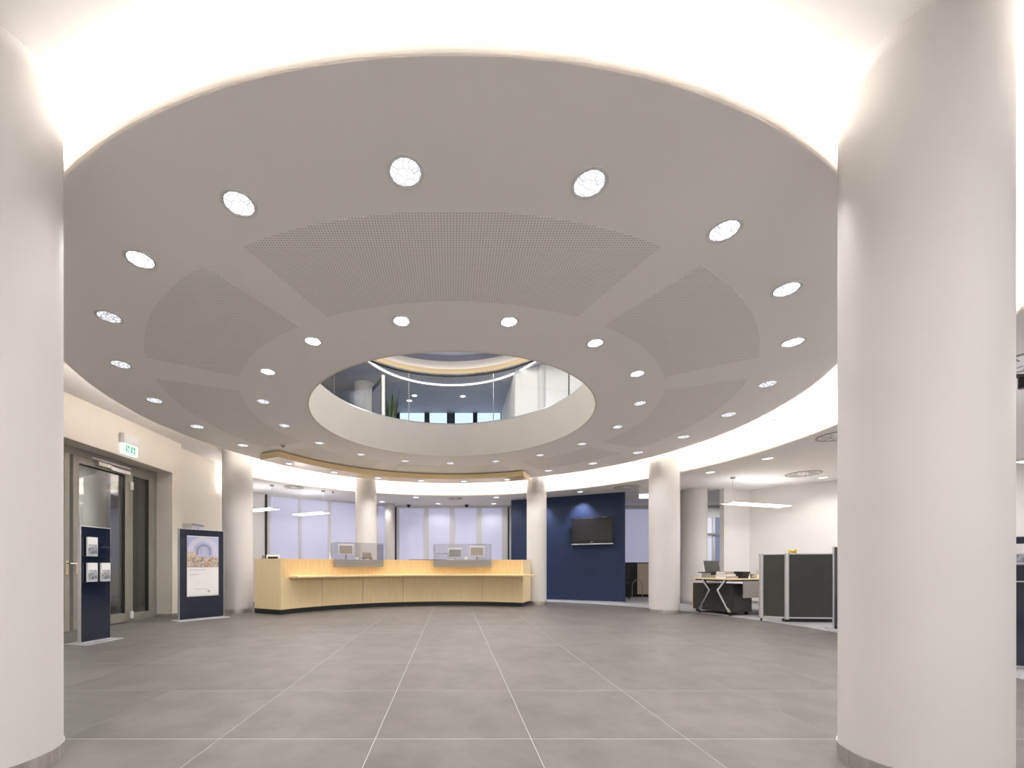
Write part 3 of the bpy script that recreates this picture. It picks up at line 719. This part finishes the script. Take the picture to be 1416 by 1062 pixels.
# ================================================================ BLUE WALL + TV
U0, U1 = (1.78, 12.62), (4.60, 11.17)
pos, rz, L_ = frame2(U0, U1)
bw = thing('blue_wall', 'navy blue freestanding partition wall with rounded end', 'partition', (pos[0], pos[1], 0), rz)
T = .24; pts = [(-L_/2, 0), (L_/2-.08, 0)]+[(L_/2-.08+.08*sin(t), .08-.08*cos(t)) for t in [pi/2*i/8 for i in range(1, 9)]]+[(L_/2-.08+.08*cos(t), T-.08+.08*sin(t)) for t in [pi/2*i/8 for i in range(0, 9)]]+[(-L_/2, T)]
MB().prism(pts, .03, 2.965).build('wall_panel', navy_wall, bw)
MB().box(-L_/2+.01, L_/2-.03, .02, T-.02, 0, .03).build('plinth', alu, bw)
MB().box(-L_/2+.01, L_/2-.03, .02, T-.02, 2.965, 3.0).build('top_track', alu, bw)
v0 = seghit(791, U0, U1); v1 = seghit(849.5, U0, U1)
tp, tz, tl = frame2(v0, v1); nx, ny = sin(tz), -cos(tz)
tv = thing('television', 'black wall-mounted flat television on the navy blue wall', 'television', (tp[0]+nx*.14, tp[1]+ny*.14, 1.60), tz+radians(-2))
tl *= .985
MB().box(-tl/2, tl/2, -.02, .05, 0, .70).build('housing', black, tv, bevel=.008)
MB().box(-tl/2+.045, tl/2-.045, -.0235, -.019, .085, .665).build('screen', screen_m, tv)
MB().box(-tl/2, tl/2, -.03, .045, -.028, -.002).build('speaker_bar', alu, tv, bevel=.003)
MB().box(-.03, .03, -.024, -.019, .038, .052).build('brand_plate', alu, tv)
MB().box(-.2, .2, .05, .14, .2, .5).build('wall_bracket', black, tv)
MB().box(.26, .40, -.021, .03, .698, .706).build('vent_strip', alu, tv)

# ---------------------------------------------------------------- things right of the blue wall
cb = thing('filing_cabinet', 'low beige and black cabinet under the frosted window right of the blue wall', 'cabinet', (6.2, 13.55, 0))
MB().box(-.9, .6, -.25, .25, .06, 1.10).build('body', black, cb, bevel=.004)
MB().box(-.33, .13, -.27, -.25, .09, 1.07).build('door', beige_door, cb, bevel=.003); MB().box(.14, .59, -.27, -.25, .09, 1.07).build('door', beige_door, cb, bevel=.003)
MB().box(-.62, .6, -.2, .2, 0, .06).build('plinth', black, cb)
MB().tube((.09, -.28, .55), (.09, -.28, .68), .008).build('handle', alu, cb)
ch = thing('office_chair', 'dark office chair back half hidden by the end of the blue wall', 'chair', (5.12, 12.7, 0), radians(160))
MB().box(-.23, .23, -.22, .22, .43, .50).build('seat', black, ch, bevel=.02); MB().box(-.22, .22, .19, .25, .58, 1.0).build('backrest', black, ch, bevel=.02)
MB().cyl(0, 0, .1, .43, .03, 16).build('gas_lift', chrome, ch); MB().bar((0,.2,.47),(0,.24,.66),.05,.02).build('back_stem', black, ch)
for k in range(5):
    a = 2*pi*k/5; lg_ = MB(); lg_.bar((0,0,.1), (.27*cos(a), .27*sin(a), .065), .04, .03); l_ = lg_.build('leg', black, ch); MB().tube((.27*cos(a)-.015, .27*sin(a), .028), (.27*cos(a)+.015, .27*sin(a), .028), .028, 12).build('castor', black, l_)
cv = thing('wire_loop', 'curved wire loop holder standing before the beige cabinet', 'holder', (5.95, 13.1, 0))
mb = MB(); 
pr_ = [(-.16+.16*cos(pi*i/10)*-1-.0, 0, .35+.2*sin(pi*i/10)) for i in range(11)]
pr_ = [(pr_[0][0], 0, 0)]+pr_+[(pr_[-1][0], 0, 0)]
for i in range(len(pr_)-1): mb.tube(pr_[i], pr_[i+1], .012, 8)
mb.build('loop', greyplas, cv); MB().box(-.34, .02, -.1, .1, 0, .012).build('base', greyplas, cv)

# ================================================================ DESK
DA = atan2(.33, .944)
dk = thing('office_desk', 'wood-topped office desk with chrome A-shaped legs and taupe modesty panel', 'desk', (5.36, 8.60, 0), DA)
# local x along length, y = depth (+ away)
MB().box(-.07, 2.0, -.46, .46, .715, .74).build('tabletop', maple_c, dk, bevel=.003)
MB().box(.0, 1.95, -.42, .42, .685, .713).build('under_frame', black, dk)
MB().box(.22, 1.9, -.47, -.45, .36, .685).build('modesty_panel', greyface, dk, bevel=.003)
for x in (.02, 1.85):
    for s in (-1, 1):
        lm = MB(); lm.bar((x, s*.09, .50), (x, s*.335, .07), .035, .045, up=(1,0,0)); lm.bar((x, s*.25, .70), (x, s*.085, .49), .035, .05, up=(1,0,0))
        l_ = lm.build('leg', chrome, dk)
        MB().cyl(x, s*.335, 0, .075, .018, 12).build('foot', black if x < .1 else alu, l_)
    MB().bar((x, -.11, .50), (x, .11, .50), .03, .03, up=(1,0,0)).build('leg_brace', black, dk)
sb = thing('side_cabinet', 'low graphite cabinet on castors under the desk', 'cabinet', (5.50, 8.63, 0), DA)
MB().box(.0, .55, -.28, .62, .06, .62).build('body', darkgrey2, sb, bevel=.004)
MB().box(-.004, .556, .62, .635, .06, .625).build('wood_edge', maple_v, sb); MB().box(.02, .53, -.292, -.28, .08, .60).build('drawer_front', darkgrey2, sb, bevel=.003)
MB().tube((.1, -.30, .55), (.1, -.30, .55001+.0001), .008) 
for (x, y) in ((.06,-.2),(.5,-.2),(.06,.56),(.5,.56)): MB().tube((x-.014, y, .03), (x+.014, y, .03), .03, 14).build('castor', black, sb)
def ondesk(x, y): c, s = cos(DA), sin(DA); return (5.36+x*c-y*s, 8.60+x*s+y*c, .74)
lp = thing('laptop', 'open dark laptop seen from behind on the desk', 'laptop', ondesk(.38, .33), DA+radians(-14))
MB().box(-.17, .17, -.02, .22, 0, .02).build('keyboard_base', black, lp, bevel=.003); MB().prism([(-.17,-.02),(.17,-.02),(.17,-.005),(-.17,-.005)], 0, .0)
lid = MB().box(-.17, .17, -.012, .0, 0, .25).build('screen_lid', darkgrey, lp, bevel=.003); lid.location = (0, -.01, .02); lid.rotation_euler = (radians(-14), 0, 0)
lp.location.z = .84
bx_ = thing('document_box', 'dark low box carrying the laptop', 'box', ondesk(.40, .40), DA); MB().box(-.19, .19, -.17, .05, 0, .098).build('carton', greyplas, bx_, bevel=.003); MB().box(-.19,.19,-.172,-.17,.06,.098).build('lid_edge', black, bx_)
zz = .74
for k, (w_, d_, h_, m_, nm) in enumerate(((.30,.24,.045,paper,'bottom'),(.27,.22,.045,white_pl,'middle'),(.22,.2,.05,paper,'top'))):
    o = ondesk(.27, -.08+.02*k); e = thing('binder', '%s white binder of the stack at the left end of the desk' % nm, 'binder', (o[0], o[1], zz), DA+radians((-4, 6, -3)[k]), 'stacked white binders')
    MB().box(-w_/2, w_/2, -d_/2, d_/2, 0, h_-.006).build('pages', m_, e); MB().box(-w_/2-.004, w_/2+.004, -d_/2-.004, d_/2+.004, h_-.006, h_-.001).build('cover', greyface, e); MB().box(-w_/2-.004, w_/2+.004, -d_/2-.004, -d_/2, 0, h_-.006).build('spine', greyface if k != 1 else white_pl, e)
    zz += h_
for k in range(3):
    o = ondesk(.56+.025*k, -.10); e = thing('letter_tray', '%s dark letter tray of the stack on the desk' % ('bottom', 'middle', 'top')[k], 'tray', (o[0], o[1], .74+.045*k), DA, 'stacked letter trays')
    t = MB(); t.box(-.10, .10, -.15, .15, 0, .005); t.box(-.10, -.096, -.15, .15, .005, .044); t.box(.096, .10, -.15, .15, .005, .044); t.box(-.10, .10, .146, .15, .005, .044); t.box(-.1,.1,-.15,-.146,.005,.03)
    t.build('tray_body', black, e); MB().box(-.09, .09, -.14, .14, .006, .015).build('paper_sheets', paper, e)
o = ondesk(.80, -.22); e = thing('pencil_cup', 'small dark pencil cup between trays and cream box', 'cup', o, DA)
MB().lathe(0,0,[(.028,0),(.03,.09),(.026,.09),(.024,.006)],20,True,True).build('cup', greyplas, e); MB().lathe(0,0,[(.031,.03),(.031,.05)],20,False,False).build('band', alu, e)
pb = thing('pen_box', 'cream box holding pens on the desk', 'box', ondesk(.93, -.24), DA)
t = MB(); t.box(-.075,.075,-.05,.05,0,.006); t.box(-.075,.075,-.05,-.045,.006,.085); t.box(-.075,.075,.045,.05,.006,.085); t.box(-.075,-.07,-.05,.05,.006,.085); t.box(.07,.075,-.05,.05,.006,.085)
t.build('box_body', mat('cream_card', (.78,.70,.60), .6), pb)
for k, (dx, tx_, h_, m_) in enumerate(((-.04, -.03, .17, alu), (.0, .01, .16, greyplas), (.03, .06, .19, black), (.055, .09, .18, alu))):
    o = ondesk(.93+dx, -.24); e = thing('pen', ('silver pen leaning left', 'grey upright pen', 'black pen leaning right', 'thin silver pen leaning far right')[k]+' in the cream box', 'pen', (o[0], o[1], .75), DA, 'pens in the cream box')
    MB().tube((0,0,0), (tx_*.7,0,h_-.03), .005, 8).build('barrel', m_, e); MB().tube((tx_*.7,0,h_-.03), (tx_*.85,0,h_), .0055, 8).build('cap', m_, e)
ns = thing('note_tray', 'flat dark note tray at the right of the desk', 'tray', ondesk(1.15, -.27), DA); MB().box(-.12,.12,-.06,.06,0,.012).build('tray_body', black, ns, bevel=.002); MB().box(-.11,-.01,-.05,.05,.012,.022).build('notes', mat('note_paper', (.7,.6,.35), .7), ns); MB().box(.01,.11,-.05,.05,.012,.022).build('notes', paper, ns)
fv = thing('flower_vase', 'small yellow flowers showing over the grey folding screen', 'flowers', (6.62, 8.15, .74))
fd = thing('second_desk', 'office desk hidden behind the grey folding screen', 'desk', (7.2, 8.3, 0), DA)
MB().box(-.75,.75,-.25,.35,.70,.74).build('tabletop', maple_c, fd)
for (x,y) in ((-.7,-.2),(.7,-.2),(-.7,.3),(.7,.3)): MB().cyl(x,y,0,.70,.02,10).build('leg', alu, fd)
MB().lathe(0,0,[(.03,0),(.05,.08),(.035,.25),(.04,.40)],18,True,False).build('vase', potm, fv)
for k in range(6):
    a = k*1.05; x, y = .06*cos(a), .04*sin(a); st = MB().tube((0,0,.3),(x,y,.50+.02*(k%3)),.003,6).build('stem', leafm, fv)
    MB().lathe(x,y,[(.004,.49+.02*(k%3)),(.028,.51+.02*(k%3)),(.02,.535+.02*(k%3)),(.004,.54+.02*(k%3))],10).build('flower_head', yellow, st)

# ================================================================ SCREENS
fs = thing('folding_screen', 'graphite folding office screen with silver posts', 'screen', (5.89, 7.44, 0))
def fpanel(A, B, z0, z1):
    pos, rz, L_ = frame2(A, B); o = MB().box(-L_/2, L_/2, -.012, .012, z0, z1).build('screen_panel', darkgrey, fs)
    o.location = (pos[0]-5.89, pos[1]-7.44, 0); o.rotation_euler = (0,0,rz)
    r_ = MB(); r_.box(-L_/2, L_/2, -.016, .016, z0-.015, z0+.01); r_.box(-L_/2, L_/2, -.016, .016, z1-.006, z1+.012)
    q_ = r_.build('rail', alu, fs); q_.location = o.location; q_.rotation_euler = o.rotation_euler
S1, S2, S3 = (5.62, 7.62), (5.92, 7.42), (6.75, 7.36)
fpanel(S1, S2, .08, 1.20); fpanel(S2, S3, .08, 1.20)
for (x, y) in (S1, S2, S3):
    MB().lathe(x-5.89, y-7.44, [(.036, .05), (.036, 1.215)], 20).build('post', alu, fs); MB().cyl(x-5.89, y-7.44, 0, .05, .014, 10).build('foot', black, fs)
MB().prism([(x-5.89, y-7.44) for x, y in ((5.95,7.45),(6.7,7.39),(6.7,7.5),(5.95,7.56))], 0, .06).build('black_strip', black, fs)  # black strip between the screen panel and the floor

nb, L_ = stand((5.885, 6.47), (6.30, 6.25), 1.295, .05, 'navy display board with silver edge half hidden behind the foreground column', name='display_board')
nb2, L_ = stand((5.43, 4.12), (5.85, 3.95), 1.29, .05, 'navy brochure board at the extreme right edge of the photo', name='brochure_board')
MB().box(-.2, .22, -.06, -.002, 1.00, 1.008).build('shelf', acrylic, nb2); MB().box(-.2, .22, -.06, -.055, 1.0, 1.12).build('pocket', acrylic, nb2)
MB().box(-.2, .22, -.06, -.002, .84, .85).build('shelf', alu, nb2)
for k in range(2):
    e = thing('brochure', ('white brochure in the left pocket of the board at the right photo edge', 'white brochure in the right pocket of the board at the right photo edge')[k], 'brochure', tuple(nb2.location+Matrix.Rotation(nb2.rotation_euler[2], 3, 'Z')@Vector((-.12+.2*k, -.03, 1.01))), nb2.rotation_euler[2])
    MB().box(-.06,.06,-.01,.01,0,.20).build('pages', paper, e); MB().box(-.05,.05,-.012,-.01,.02,.1).build('cover_print', papergrey, e)

# ================================================================ UPPER FLOOR (seen through the oculus)
struct(MB().sector(CX, CY, OPEN_R+.02, 9.5, 3.62, 3.90, 0, 360, 96).build('floor.003', greyface), 'upper gallery floor around the oculus', 'floor')
uc = MB(); uc.sector(0, 8.6, 2.87, 9.6, 6.2, 6.24, 0, 360, 96); uc.sector(0, 8.6, 3.1, 3.3, 6.24, 6.85, 0, 360, 96); uc.cyl(0, 8.6, 6.85, 6.9, 3.3, 64)
struct(uc.build('ceiling.003', gal_ceil), 'blue-grey ceiling of the upper gallery', 'ceiling')
cr = thing('skylight_ring', 'maple-edged ring with white cove around the upper gallery ceiling recess', 'ceiling ring', (0, 8.6, 6.2))
MB().sector(0, 0, 2.87, 2.93, 0, .17, 0, 360, 96).build('wood_band', maple_c, cr)
MB().sector(0, 0, 2.875, 2.925, -.03, 0, 0, 360, 96).build('gap_shade_strip', black, cr)  # black band stands for the shade under the wood edge
MB().sector(0, 0, 3.03, 3.095, .05, .46, 0, 360, 96).build('white_drum', plaster, cr)
MB().sector(0, 0, 2.94, 3.0, .10, .12, 0, 360, 96).build('light_strip', glow_gal, cr)
sl = thing('light_streak_arc', 'glowing arc for the reflected light streak on the upper gallery ceiling', 'light', (0, 9.8, 6.18))  # emissive arc added where a streak of light reflects, no fitting there
MB().sector(0, 0, 2.25, 2.29, 0, .015, 15, 165, 48).build('streak_band', glow_gal, sl); MB().sector(0, 0, 2.30, 2.36, .004, .018, 15, 165, 48).build('trim', plaster, sl)
# window wall
UW = 14.3
struct(MB().box(-8, 8, UW+.05, UW+.2, 3.9, 6.2).build('wall_back.001', gal_wall), 'dark window wall of the upper gallery', 'wall')
n = 5
for (xa, xb, yt) in ((553,587,566),(594,618,571),(629,654,571),(660,692,567),(695,705,567)):
    X0, X1 = (xa-625)/580*UW, (xb-625)/580*UW; zt = 1+(782-yt)/580*UW
    e = struct(thing('window_%d' % n, 'pale dusk window of the upper gallery, %s from the left' % ORD[n-5], 'window', ((X0+X1)/2, UW, 3.9))); n += 1
    h_ = (X1-X0)/2
    MB().box(-h_, h_, .0, .04, .7, zt-3.9).build('pane', dusk, e)
    f_ = MB(); f_.box(-h_-.04, -h_, -.03, .05, .66, zt-3.86); f_.box(h_, h_+.04, -.03, .05, .66, zt-3.86); f_.box(-h_, h_, -.03, .05, zt-3.9, zt-3.86); f_.box(-h_, h_, -.03, .05, .66, .7); f_.build('window_frame', black, e)
ug = MB(); wallseg(ug, (1.8, 14.3), (1.8, 11.15), -.12, 3.9, 6.2); wallseg(ug, (1.8, 11.15), (8.2, 8.5), .12, 3.9, 6.2)
struct(ug.build('wall_right.001', plaster), 'white wall on the right of the upper gallery', 'wall')
struct(MB().box(-8.2, -8.0, -1, 14.3, 3.9, 6.2).build('wall_left.002', gal_wall), 'dark far left wall of the upper gallery', 'wall')
struct(MB().box(8.2, 8.4, -1, 14.3, 3.9, 6.2).build('wall_right.002', plaster), 'far right wall of the upper gallery', 'wall')
struct(MB().box(-8.2, 8.4, -1.2, -1.0, 3.9, 6.2).build('wall_front.001', plaster), 'near wall of the upper gallery above the photographer', 'wall')
column(-2.52, 12.05, .28, 6.2, 'white column on the upper gallery left of the plant', z0=3.9, trim=False)
column(2.35, 11.2-.25, .10, 6.2, 'slim white column on the upper gallery at right', z0=3.9, trim=False)
pt_, rz, L_ = frame2((-2.20, 11.55), (-1.81, 10.85))
pd = thing('gallery_partition', 'tall glazed partition with dark frame and pale post on the upper gallery', 'partition', (pt_[0], pt_[1], 3.9), rz)
MB().box(-L_/2, L_/2, 0, .03, 0, 2.0).build('dark_panel', gal_wall, pd); MB().box(-L_/2+.08, L_/2-.08, -.01, 0, .05, 1.85).build('pane', mat('gallery_pane', (.42,.43,.52), .3), pd); MB().box(L_/2, L_/2+.05, -.02, .06, 0, 2.02).build('post', plaster_warm, pd)
pl = thing('potted_snake_plant', 'tall spiky green plant in a pot on the upper gallery', 'plant', (-1.68, 11.4, 3.9))
MB().lathe(0,0,[(.14,0),(.2,.4),(.2,.45),(.17,.45),(.16,.40)],24).build('pot', potm, pl); MB().cyl(0,0,.38,.41,.165,20).build('soil', soil, pl)
for k in range(16):
    a = random.uniform(0, 2*pi); h_ = random.uniform(1.5, 2.15); tl_ = random.uniform(.02, .22); b0 = random.uniform(.02,.12); wd = random.uniform(.035,.055)
    c_, s_ = cos(a), sin(a); vs_ = []; 
    for i in range(7):
        t = i/6; r_ = b0+tl_*t**1.6; wq = wd*(1-t**3)+.002; z = .4+(h_-.4)*t
        vs_ += [(c_*r_-s_*wq, s_*r_+c_*wq, z), (c_*r_+s_*wq, s_*r_-c_*wq, z), (c_*(r_+.008), s_*(r_+.008), z)]
    mb = MB(); mb.add(vs_, [(3*i,3*i+1,3*i+4,3*i+3) for i in range(6)]+[(3*i+1,3*i+2,3*i+5,3*i+4) for i in range(6)]+[(3*i+2,3*i,3*i+3,3*i+5) for i in range(6)])
    mb.build('leaf', leafm, pl)
# glass balustrade on the slab edge
bl = thing('glass_balustrade', 'frameless curved glass balustrade around the oculus on the upper floor', 'balustrade', (CX, CY, 3.9))
js = [20.6, 67.2, 113.8, 160.4, 210, 250, 290, 331, 380.6]
for i in range(8):
    MB().sector(0, 0, OPEN_R+.05, OPEN_R+.065, 0, 1.0, js[i]+.18, js[i+1]-.18, 24).build('glass_panel', glass_thin, bl)
MB().sector(0, 0, OPEN_R+.02, OPEN_R+.09, 0, .03, 0, 360, 120).build('base_channel', alu, bl)
for i in range(8):
    a = radians(js[i]); x, y = (OPEN_R+.058)*cos(a), (OPEN_R+.058)*sin(a)
    MB().cyl(x, y, .0, 1.0, .012 if i in (0, 3) else .008, 10).build('joint_post', greyplas if i in (0, 3) else alu, bl)
# gallery downlights
for k, (x, y) in enumerate(((573,547),(640,548),(566,554))):
    Y = 580*5.2/(782-y); dup(po, ((x-625)/580*Y, Y, 6.2), 0, ('upper gallery ceiling downlight above the left windows', 'upper gallery ceiling downlight above the middle windows', 'upper gallery ceiling downlight nearest the plant')[k], 'upper gallery downlights')
